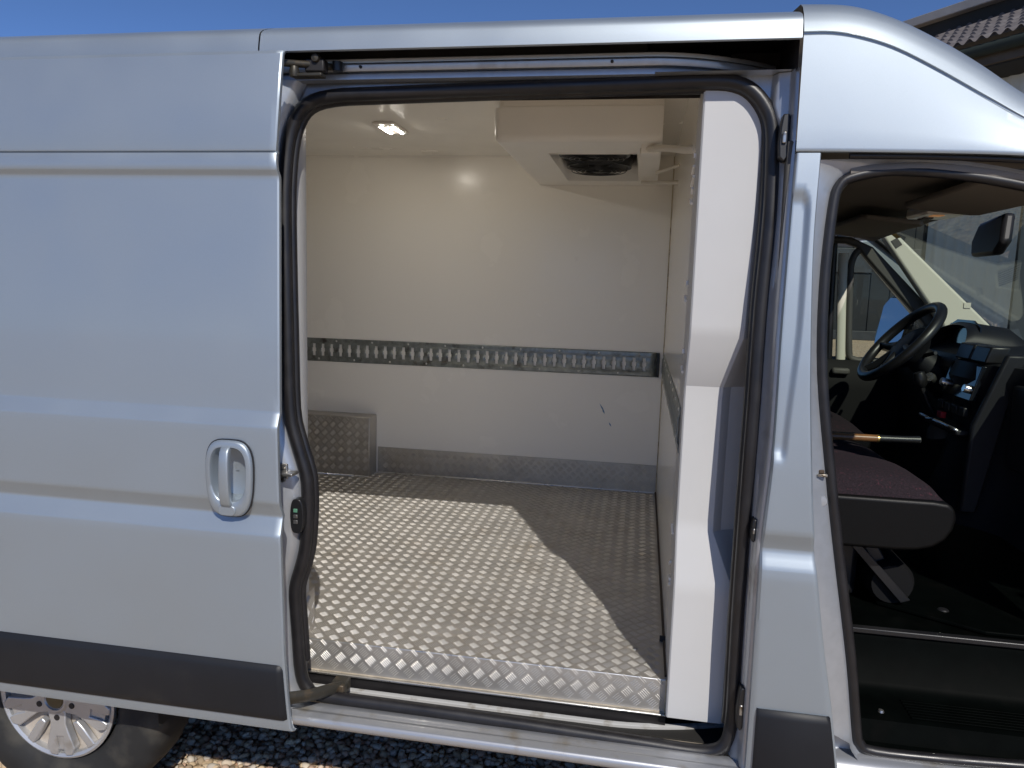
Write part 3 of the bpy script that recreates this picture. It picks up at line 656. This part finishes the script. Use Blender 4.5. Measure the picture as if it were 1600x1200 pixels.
# ---- cooling unit under the ceiling
EX0, EX1, EY0, EY1, EZ = -.556, .038, .948, 2.079, 2.149
def rr(x0, x1, y0, y1, r, n=7):
    P = []
    for cx, cy, a0 in ((x0+r, y0+r, 180), (x1-.004, y0+.004, 270)):
        rad = r if a0 == 180 else .004
        P += [(cx+rad*math.cos(R(a0+90*i/(n-1))), cy+rad*math.sin(R(a0+90*i/(n-1)))) for i in range(n)]
    return P
def shell(inset): return [(EX0+inset, EY1)]+rr(EX0+inset, EX1, EY0+inset, EY1, .035)+[(EX1, EY1)]
rows = []
for ins, z in ((.014,CZ1),(.012,2.271),(.009,2.2685),(.001,2.2645),(.0,2.262),(0,2.20),(0,EZ+.022),(.003,EZ+.010),(.010,EZ+.003),(.020,EZ)):
    rows.append([(x, y, z) for x, y in shell(ins)])
cu = grid('cooling_unit', rows, white_pl, van, ang=40)
hx0, hx1, hy0, hy1 = -.385, -.047, 1.19, 1.90
xs = [EX0+.020, hx0, hx1, EX1]; ys = [EY0+.020, hy0, hy1, EY1]
V = [(x, y, EZ) for y in ys for x in xs]; F = [(j*4+i, j*4+i+1, j*4+i+5, j*4+i+4) for j in range(3) for i in range(3) if not (i == 1 and j == 1)]
mesh('underside', V, F, white_pl, cu)
rows = [[(x, y, z) for x, y in ((hx0,hy0),(hx1,hy0),(hx1,hy1),(hx0,hy1))] for z in (EZ-.004, EZ+.125)]
grid('fan_well', rows, white_pl, cu, closed=True, solid=.004)
mesh('fan_well_top', [(hx0,hy0,EZ+.125),(hx1,hy0,EZ+.125),(hx1,hy1,EZ+.125),(hx0,hy1,EZ+.125)], [(0,1,2,3)], gapblack, cu)
for fy in (1.385, 1.70):
    fcx, fz = -.225, EZ+.045
    fan = lathe('fan_housing', [(.105,.03),(.135,.0),(.145,.0),(.147,.06),(.135,.06),(.12,.03)], (fcx,fy,fz-.02), (0,0,1), plastic_b, cu, n=32)
    lathe('fan_motor', [(0,-.012),(.042,-.012),(.048,-.004),(.048,.05)], (fcx,fy,fz-.01), (0,0,1), plastic_b, cu, n=24)
    bl = []
    for k in range(7):
        a0 = 2*math.pi*k/7
        V = []; 
        for r_, da, dz in ((.045,-.15,.0),(.045,.35,.03),(.118,.25,.03),(.118,-.2,-.0)):
            V.append((fcx+r_*math.cos(a0+da), fy+r_*math.sin(a0+da), fz+dz+.005))
        bl.append((V, [(0,1,2,3)]))
    joined('fan_blades', bl, plastic_b, cu, smooth=False)
    gd = []
    for r_ in (.06,.08,.10,.12):
        gd.append(tube_data([(fcx+r_*math.cos(2*math.pi*i/32), fy+r_*math.sin(2*math.pi*i/32), fz-.035) for i in range(32)], .002, 5, True, Vector((0,0,1))))
    for k in range(4):
        a0 = k*math.pi/2+.5
        gd.append(tube_data([(fcx, fy, fz-.036), (fcx+.14*math.cos(a0), fy+.14*math.sin(a0), fz-.022)], .003, 5))
    joined('fan_guard', gd, plastic_b, cu)
box('side_cover', (-.034,1.02,EZ-.03), (.03,1.10,EZ+.004), white_pl, cu, bev=.004)
box('hose_clip', (-.036,1.035,EZ-.026), (-.022,1.055,EZ-.008), sealant, cu, bev=.002)
tube('drain_hose', smooth_path([(-.03,1.05,EZ-.014),(.02,.98,EZ-.02),(.065,.82,EZ-.05),(.10,.62,EZ-.09),(.125,.50,EZ-.11)], 6), .0115, hose_m, cu, n=10)
tube('drain_hose', smooth_path([(-.03,1.88,EZ-.012),(.02,1.75,EZ-.03),(.07,1.6,EZ-.05),(.125,1.45,EZ-.07)], 6), .009, hose_m, cu, n=10)
tube('conduit', smooth_path([(.03,1.60,EZ-.01),(.07,1.5,EZ-.01),(.118,1.42,EZ-.005)], 5), .008, hose_m, cu, n=8)

# ---- LED lamp in the ceiling
lm = box('led_lamp', (-1.128,1.27,CZ1-.011), (-1.035,1.47,CZ1-.0005), white_pl, van, bev=.003)
lathe('lamp_screw', [(0,.002),(.004,.0015),(.005,0)], (-1.08,1.30,CZ1-.011), (0,0,-1), gapblack, lm, n=10)
for xx in (-1.108,-1.058):
    box('led_strip', (xx-.012,1.305,CZ1-.0125), (xx+.012,1.458,CZ1-.0112), white_pl, lm, bev=0)
    for k in range(6): box('led', (xx-.005,1.317+k*.024,CZ1-.0145), (xx+.005,1.327+k*.024,CZ1-.0126), led_m, lm, bev=0)

# ================================================================== cab interior
box('cab_floor', (.33,.29,.70), (1.55,1.95,.765), floor_m, van, bev=.006)
stp = extr('step_well', [(.062,.556),(.085,.566),(.10,.60),(.105,.612),(.125,.617),(.20,.617),(.225,.622),(.245,.64),(.272,.742),(.28,.760),(.295,.767)], [.52,.8,1.1,1.46], floor_m, van, ang=40)
for i in range(7): box('step_rib', (.70,.118+i*.013,.617), (1.2,.124+i*.013,.621), floor_m, stp, bev=.001)
lathe('step_stud', [(0,.006),(.006,.005),(.008,0)], (.635,.135,.6175), (0,0,1), steel, stp, n=12)
box('floor_edge_strip', (.5,.268,.757), (1.46,.290,.772), plastic_b, stp, bev=.003)
prism('floor_mat', [(.70,.45),(.93,.31),(1.42,.31),(1.42,.9),(.78,.9)], XY, .767, .778, floor_m, van, bev=.003)
lathe('mat_stud', [(0,.004),(.012,.003),(.015,0)], (.87,.43,.778), (0,0,1), plastic_b, van, n=14)
box('cab_rear_wall', (.30,.06,.56), (.345,YF-.04,1.98), grey_trim, van, bev=.005)
# seats
def pad(name, x0, x1, y0, y1, z, h, mat, parent):
    rows = []
    for i in range(17):
        u = -1+2*i/16; r = []
        for k in range(15):
            v = -1+2*k/14
            f = max(0, 1-abs(u)**5)**.6*max(0, 1-abs(v)**5)**.6
            r.append((x0+(x1-x0)*(u+1)/2, y0+(y1-y0)*(v+1)/2, z+h*f*(1-.35*max(0, u)**1.5)))
        rows.append(r)
    return grid(name, rows, mat, parent, ang=0)
def base(name, x0, x1, y0, y1, z0, z1, parent):
    p = [(x0,z0-.012),(x1-.14,z0-.012),(x1-.09,z0-.008),(x1-.05,z0+.004),(x1-.022,z0+.026),(x1-.006,z0+.055),(x1,z0+.085),(x1-.006,z1-.012),(x1-.022,z1+.002),(x1-.06,z1+.006),(x0,z1+.006)]
    return prism(name, p, lambda u, v, d: (u, d, v), y0, y1, vinyl, parent, bev=.024, seg=4, ang=60)
bs = base('bench_seat', .40, .842, .335, 1.06, .980, 1.104, van)
pad('fabric_pad', .40, .824, .345, .70, 1.100, .070, fabric, bs)
pad('fabric_pad', .40, .815, .705, 1.05, 1.098, .055, fabric, bs)
prism('backrest', [(.36,1.05),(.47,1.07),(.44,1.55),(.40,1.70),(.35,1.70)], lambda u, v, d: (u, d, v), .36, 1.04, fabric, bs, bev=.03)
for y in (.47,.98):
    prism('seat_leg', [(.62,1.0),(.66,1.0),(.80,.765),(.75,.765)], XZ, y, y+.03, plastic_b, bs, bev=.005)
    prism('seat_strut', [(.56,1.0),(.59,1.0),(.78,.80),(.755,.79)], XZ, y-.05, y-.04, plastic_b, bs, bev=.002)
box('seat_plinth', (.36,.5,.765), (.66,1.02,1.0), plastic_b, bs, bev=.02)
lathe('under_seat_canister', [(0,-.11),(.055,-.11),(.065,-.09),(.065,.09),(.055,.11),(0,.11)], (.735,.55,.835), (0,1,0), door_blk, bs, n=24)
ds = base('driver_seat', .42, .885, 1.24, 1.74, 1.0, 1.115, van)
pad('fabric_pad', .42, .87, 1.25, 1.73, 1.113, .055, fabric, ds)
prism('backrest', [(.36,1.08),(.50,1.10),(.46,1.60),(.41,1.75),(.35,1.75)], lambda u, v, d: (u, d, v), 1.25, 1.73, fabric, ds, bev=.04)
box('seat_plinth', (.40,1.28,.765), (.84,1.70,.98), plastic_b, ds, bev=.02)
# dashboard
dpf = [(1.10,.90),(1.16,1.05),(1.20,1.20),(1.19,1.30),(1.17,1.38),(1.19,1.43),(1.26,1.455),(1.40,1.455),(1.60,1.44),(1.74,1.42),(1.76,1.0)]
rows = []
for y in lin(.10, YF-.16, 30):
    k = math.exp(-((y-1.02)/.17)**4)                     # centre stack comes forward
    h = math.exp(-((y-1.47)/.23)**6)
    rows.append([(x-(.10*k if z < 1.44 and x < 1.3 else 0)+(.05 if x < 1.25 and z < 1.1 else 0)*(1-k), y, z+(.02*h*(1 if 1.25 < x < 1.5 else 0))) for x, z in dpf])
dash = grid('dashboard', rows, dash_m, van, ang=35)
hood = smooth_path([(1.175,1.295,1.42),(1.20,1.31,1.49),(1.22,1.37,1.53),(1.23,1.47,1.54),(1.22,1.57,1.53),(1.20,1.64,1.49),(1.175,1.66,1.42)], 5)
rows = [[p+Vector((dx, 0, dz)) for p in hood] for dx, dz in ((.02,-.012),(0,0),(.03,.012),(.16,-.005),(.22,-.05))]
grid('cluster_hood', rows, dash_m, dash, ang=50)
prism('cluster_face', [(1.31,1.44),(1.33,1.535),(1.40,1.56),(1.55,1.56),(1.62,1.535),(1.64,1.44)], lambda u, v, d: (d+.10*(v-1.44), u, v), 1.245, 1.25, screen, dash)
sc1 = prism('radio', [(.90,1.31),(1.14,1.31),(1.14,1.425),(.90,1.425)], lambda u, v, d: (d+.25*(v-1.31), u, v), 1.068, 1.09, screen, dash, bev=.003)
for y in (.925, 1.115): lathe('knob', [(0,-.022),(.012,-.022),(.014,-.018),(.014,0)], (1.078,y,1.345), (1,0,-.25), alu_trim, dash, n=18)
for k in range(2):
    prism('air_vent', [(.90+k*.125,1.435),(1.015+k*.125,1.435),(1.015+k*.125,1.49),(.90+k*.125,1.49)], lambda u, v, d: (d+.3*(v-1.43), u, v), 1.10, 1.16, plastic_b, dash, bev=.006)
for k, y in enumerate((.93,.99,1.05,1.11)): box('switch', (1.058,y-.02,1.255), (1.075,y+.02,1.285), plastic_b, dash, bev=.003)
box('hazard_button', (1.052,1.075,1.222), (1.072,1.11,1.246), red_m, dash, bev=.003)
box('storage_tray', (1.03,.88,1.195), (1.10,1.16,1.215), dash_m, dash, bev=.006)
tube('tray_rim', smooth_path([(1.03,.87,1.215),(1.015,.90,1.222),(1.015,1.14,1.222),(1.03,1.17,1.215)], 4), .006, alu_trim, dash, n=8)
prism('glovebox', [(.20,1.12),(.78,1.12),(.80,1.38),(.20,1.38)], lambda u, v, d: (d, u, v), 1.145, 1.19, dash_m, dash, bev=.01)
prism('stack_cheek', [(1.05,.95),(1.10,.95),(1.16,1.30),(1.20,1.47),(1.14,1.47),(1.06,1.24)], XZ, .835, .86, dash_m, dash, bev=.008)
gl = tube('gear_lever', [(1.10,1.20,1.18),(1.05,1.195,1.26),(1.02,1.19,1.32)], [.014,.011,.010], plastic_b, van, n=10)
lathe('gear_knob', [(0,.03),(.018,.026),(.024,.005),(.020,-.02),(.012,-.03)], (1.015,1.19,1.345), (-.3,0,1), plastic_b, gl, n=18)
lathe('gear_boot', [(.055,-.05),(.045,-.02),(.028,.0),(.016,.04)], (1.10,1.20,1.19), (-.3,0,1), grey_trim, gl, n=18)
# steering wheel
wc = Vector((1.035,1.50,1.462)); wnrm = Vector((-.76,0,.65)).normalized(); wu = Vector((0,1,0)); wv = Vector((.65,0,.76)).normalized()
Wp = lambda a_, r_, h=0: wc+wu*math.cos(a_)*r_+wv*math.sin(a_)*r_+wnrm*h
stw = tube('steering_wheel', [Wp(2*math.pi*i/48, .190) for i in range(48)], .0205, plastic_b, van, n=12, closed=True, ref=wnrm)
lathe('hub_pad', [(0,.026),(.06,.024),(.098,.010),(.108,-.015),(.07,-.05)], wc-wnrm*.03, wnrm, dash_m, stw, n=28)
for a_ in (R(-10), R(190), R(245), R(295)):
    tube('wheel_spoke', [Wp(a_, .06, -.03), Wp(a_, .13, -.02), Wp(a_, .188, 0)], [.030,.022,.014], dash_m, stw, n=10, ref=wnrm, sq=.6)
    tube('spoke_insert', [Wp(a_, .135, -.004), Wp(a_, .165, .0)], .007, alu_trim, stw, n=8, ref=wnrm)
tube('steering_column', [wc-wnrm*.05, wc-wnrm*.32], [.05,.075], dash_m, van, n=16)
for s_, ln in ((-1,.15),(1,.15)): tube('column_stalk', [wc-wnrm*.09, wc-wnrm*.08+wu*s_*ln+wv*.03], [.010,.007], plastic_b, van, n=8)
lathe('ignition_switch', [(0,-.03),(.016,-.03),(.019,-.025),(.022,0)], wc-wnrm*.16+Vector((-.03,-.10,-.03)), (.5,.8,-.3), alu_trim, van, n=18)
# headliner, visors, lamp, mirror
hl_rows = [[(x, y, z+(.03*math.sin(math.pi*(y-.1)/(YF-.25)))) for y in lin(.085, YF-.12, 12)] for x, z in ((.34,1.985),(.45,1.975),(.60,1.955),(.75,1.945),(.90,1.930),(1.0,1.915),(1.06,1.90))]
grid('headliner', hl_rows, headliner, van)
tube('headliner_edge', [(.44,.088,1.915),(.60,.088,1.925),(.80,.085,1.905),(.95,.08,1.86),(1.08,.08,1.78)], .016, headliner, van, n=8)
for y0, y1, x0 in ((.25,.82,.78), (1.18,1.80,.76)):
    prism('sun_visor', [(x0,y0+.03),(x0+.02,y0),(x0+.20,y0),(x0+.22,y0+.03),(x0+.22,y1-.03),(x0+.20,y1),(x0+.02,y1),(x0,y1-.03)], lambda u, v, d: (u, v, d-.10*(u-.76)), 1.918, 1.936, headliner, van, bev=.006)
dl = box('courtesy_lamp', (.87,.86,1.905), (1.0,1.06,1.94), white_pl, van, bev=.008)
box('lamp_lens', (.90,.895,1.902), (.935,.935,1.907), amber, dl, bev=.002)
for y in (.985,1.025): box('lamp_switch', (.90,y-.012,1.900), (.93,y+.012,1.908), grey_trim, dl, bev=.002)
mr = prism('rear_view_mirror', [(.70,1.81),(.75,1.775),(1.00,1.78),(1.04,1.83),(1.00,1.89),(.74,1.90)], lambda u, v, d: (d+.15*(v-1.8)+.15*(u-.9), u, v), 1.05, 1.085, dash_m, van, bev=.012)
tube('mirror_stalk', [(1.08,.95,1.84),(1.13,.96,1.89)], .016, plastic_b, mr, n=10)
# far A pillar trim, windscreen
prism('a_pillar_trim', [(1.055,1.935),(1.105,1.952),(1.625,1.468),(1.60,1.44),(1.40,1.42),(1.36,1.52)], XZ, YF-.24, YF-.18, cream, van, bev=.012)
prism('pillar_vent', [(1.395,1.535),(1.395,1.455),(1.50,1.455),(1.455,1.535)], XZ, YF-.246, YF-.239, cream, van, bev=.003)
for k in range(7): box('vent_slat', (1.402+k*.008,YF-.249,1.462), (1.405+k*.008,YF-.245,1.53), grey_trim, van, bev=0)
prism('airbag_badge', [(1.105,1.895),(1.13,1.91),(1.155,1.88),(1.13,1.862)], XZ, YF-.243, YF-.24, grey_trim, van)
box('trim_clip', (1.44,YF-.244,1.60), (1.47,YF-.24,1.625), cream, van, bev=.001)
wrows = []
for t in lin(0, 1, 6):
    x = 1.04+.70*t; z = 1.945-.525*t
    wrows.append([(x+.10*math.sin(math.pi*s_), .06+(YF-.12)*s_, z+.02*math.sin(math.pi*s_)) for s_ in lin(0, 1, 14)])
ws = grid('windscreen', wrows, glass, van)
tube('screen_seal', [Vector(r[-1])+Vector((0,-.03,0)) for r in wrows], .012, rubber, ws, n=8)
mesh('screen_sticker', [(1.075,YF-.40,1.918),(1.10,YF-.40,1.900),(1.10,YF-.33,1.900),(1.075,YF-.33,1.918)], [(0,1,2,3)], yellow_m, ws)
# far door: panel, window frame with quarter light, glass, mirror
DYF = YF-.16
fd = extr('driver_door', [(DYF-.06,.70),(DYF-.07,1.20),(DYF-.05,1.30),(DYF-.02,1.335),(DYF+.06,1.34),(DYF+.13,1.34),(DYF+.13,.6)], [.36,.8,1.42], door_blk, van, ang=40)
def FW(u, v, d): return (u, d, v)
def strip(pts, w0, w1, mat, name):
    tube(name, pts, w0, mat, fd, n=10, sq=w1)
strip([(.952,DYF,1.33),(.935,DYF,1.60),(.925,DYF,1.84)], .016, 1.4, cream, 'window_post')
strip([(.905,DYF+.02,1.33),(.893,DYF+.02,1.6),(.885,DYF+.02,1.92)], .012, 1.2, plastic_b, 'window_channel')
ql = smooth_path([(1.02,DYF,1.335),(.985,DYF,1.40),(.965,DYF,1.70),(.965,DYF,1.80),(.99,DYF,1.852),(1.03,DYF,1.845),(1.15,DYF,1.73),(1.28,DYF,1.60),(1.315,DYF,1.55),(1.32,DYF,1.45),(1.30,DYF,1.345),(1.20,DYF,1.33)], 4, closed=True)
tube('quarter_light_frame', ql, .016, grey_trim, fd, n=10, closed=True)
prism('frame_rail', [(.38,1.93),(.95,1.915),(1.05,1.87),(1.42,1.50),(1.46,1.36),(1.39,1.36),(1.36,1.46),(1.04,1.80),(.98,1.868),(.93,1.885),(.38,1.895)], XZ, DYF-.02, DYF+.03, grey_trim, fd, bev=.01)
mesh('door_glass', [(.38,DYF+.03,1.33),(1.34,DYF+.03,1.33),(1.34,DYF+.03,1.52),(1.0,DYF+.03,1.87),(.38,DYF+.03,1.90)], [(0,1,2,3,4)], glass, fd)
box('door_pull', (.90,DYF-.085,1.27), (.98,DYF-.05,1.30), grey_trim, fd, bev=.01)
mc = Vector((1.285,YF+.20,1.515)); mn = Vector((-.90,-.42,.26)).normalized(); mh = Vector((-.42,.90,0)).normalized()
mv = mn.cross(mh).normalized(); mv = mv if mv.z > 0 else -mv
def MR(u, v, d): p = mc+mh*u+mv*v-mn*d; return (p.x, p.y, p.z)
mo = prism('wing_mirror', [(-.10,-.15),(.09,-.15),(.12,-.10),(.12,.10),(.08,.15),(-.06,.15),(-.11,.08)], MR, .004, .12, plastic_b, van, bev=.03, seg=3)
mesh('mirror_glass', [MR(-.085,-.125,0),MR(.085,-.125,0),MR(.10,.08,0),MR(.07,.125,0),MR(-.05,.125,0),MR(-.09,.06,0)], [(0,1,2,3,4,5)], mirror_m, mo)
tube('mirror_arm', [MR(-.05,-.13,.06), (1.40,YF-.02,1.38)], .022, plastic_b, mo, n=10)

# ================================================================== other things
ht = empty('hand_tool', (.62,.90,1.155), 'wooden handled tool with a black grip lying across the front seats', 'tool')
tube('shaft', [(.50,.905,1.166),(.80,.90,1.168)], [.012,.0125], wood, ht, n=14)
tube('collar', [(.798,.90,1.168),(.804,.90,1.168)], .0135, brass, ht, n=14)
tube('grip', smooth_path([(.803,.90,1.168),(.845,.90,1.169),(.89,.90,1.170),(.930,.90,1.171)], 3), [.0125,.0130,.0128,.0122,.0122,.0122,.0124,.0130,.0138,.0142], plastic_b, ht, n=14)
lathe('pommel', [(0,.004),(.010,.003),(.0135,0)], (.930,.90,1.171), (1,0,0), alu_trim, ht, n=14)

# tile-roofed building beyond the bonnet
e0 = Vector((2.835,6.27,0)); ed = Vector((.580,-.814,0)).normalized(); en = Vector((.814,.580,0)).normalized()
bd = empty('tiled_building', (4.5,6.8,0), 'building with a brown tile-effect sheet roof and dark eaves beyond the cab', 'building')
def B(s, d, z): p = e0+ed*s+en*d; return (p.x, p.y, z)
EZr = 4.0; pitch = .50
rows = []
ss = np.arange(-.95, 4.0, .011)
steps = []
for k in range(7):
    steps += [(k*.19, .022), (k*.19+.008, .020), (k*.19+.10, .010), (k*.19+.1895, .0)]
for d, up_ in steps:
    rows.append([B(s, d-.05+.0, EZr+d*pitch+up_+.020*math.cos(2*math.pi*s/.115)) for s in ss])
grid('roof_sheet', rows, tile_m, bd, ang=40)
prism('fascia', [(-.85,EZr-.20),(5,EZr-.20),(5,EZr-.05),(-.85,EZr-.05)], lambda u, v, d: B(u, d, v), .06, .10, fascia_m, bd)
tube('gutter', [B(-.9,.0,EZr-.075), B(5,.0,EZr-.075)], .055, gutter_m, bd, n=12, ref=Vector((0,0,1)))
prism('soffit', [(-.8,.1),(5,.1),(5,.7),(-.8,.7)], lambda u, v, d: B(u, v, d), EZr-.215, EZr-.20, soffit_m, bd)
prism('upper_wall', [(-2.6,4.45),(5,4.45),(5,4.80),(-2.6,4.80)], lambda u, v, d: B(u, d, v), 1.10, 1.5, soffit_m, bd)
prism('roof_cap', [(-2.8,1.0),(5,1.0),(5,1.6),(-2.8,1.6)], lambda u, v, d: B(u, v, d), 4.73, 4.83, cap_m, bd, bev=.01)
V = []; F = []
ss = np.arange(-.53, .42, .02)
rows = [[B(s, .55+.012*math.cos(2*math.pi*s/.12), z) for s in ss] for z in (0, 3.79)]
grid('white_wall_sheet', rows, white_wall, bd)
prism('rendered_wall', [(.42,0),(5,0),(5,2.95),(.42,2.95)], lambda u, v, d: B(u, d, v), .56, .8, beige_wall, bd)
prism('upper_cladding', [(.42,2.95),(5,2.95),(5,3.79),(.42,3.79)], lambda u, v, d: B(u, d, v), .54, .8, soffit_m, bd)
prism('side_wall', [(.5,0),(4,0),(4,3.79),(.5,3.79)], lambda u, v, d: B(d, u, v), -.55, -.53, soffit_m, bd)
# dark shed across the yard
sh = empty('dark_shed', (9,28,0), 'long dark boarded shed across the gravel yard, seen through the driver window', 'shed')
for i in range(22): box('wall_board', (2+i*.7,28,0), (2.685+i*.7,28.1,5.2), shed_m, sh, bev=.02)
box('base_strip', (1.9,27.9,0), (17.5,28.05,.35), shed_panel, sh, bev=.02)
for i in range(4): box('wall_panel', (6.2+i*2.4,27.93,2.5), (8.3+i*2.4,28.0,3.4), shed_panel, sh, bev=.02)
prism('shed_roof', [(27.4,5.1),(32,6.6),(32,6.75),(27.4,5.25)], lambda u, v, d: (d, u, v), 1.6, 17.8, soffit_m, sh)
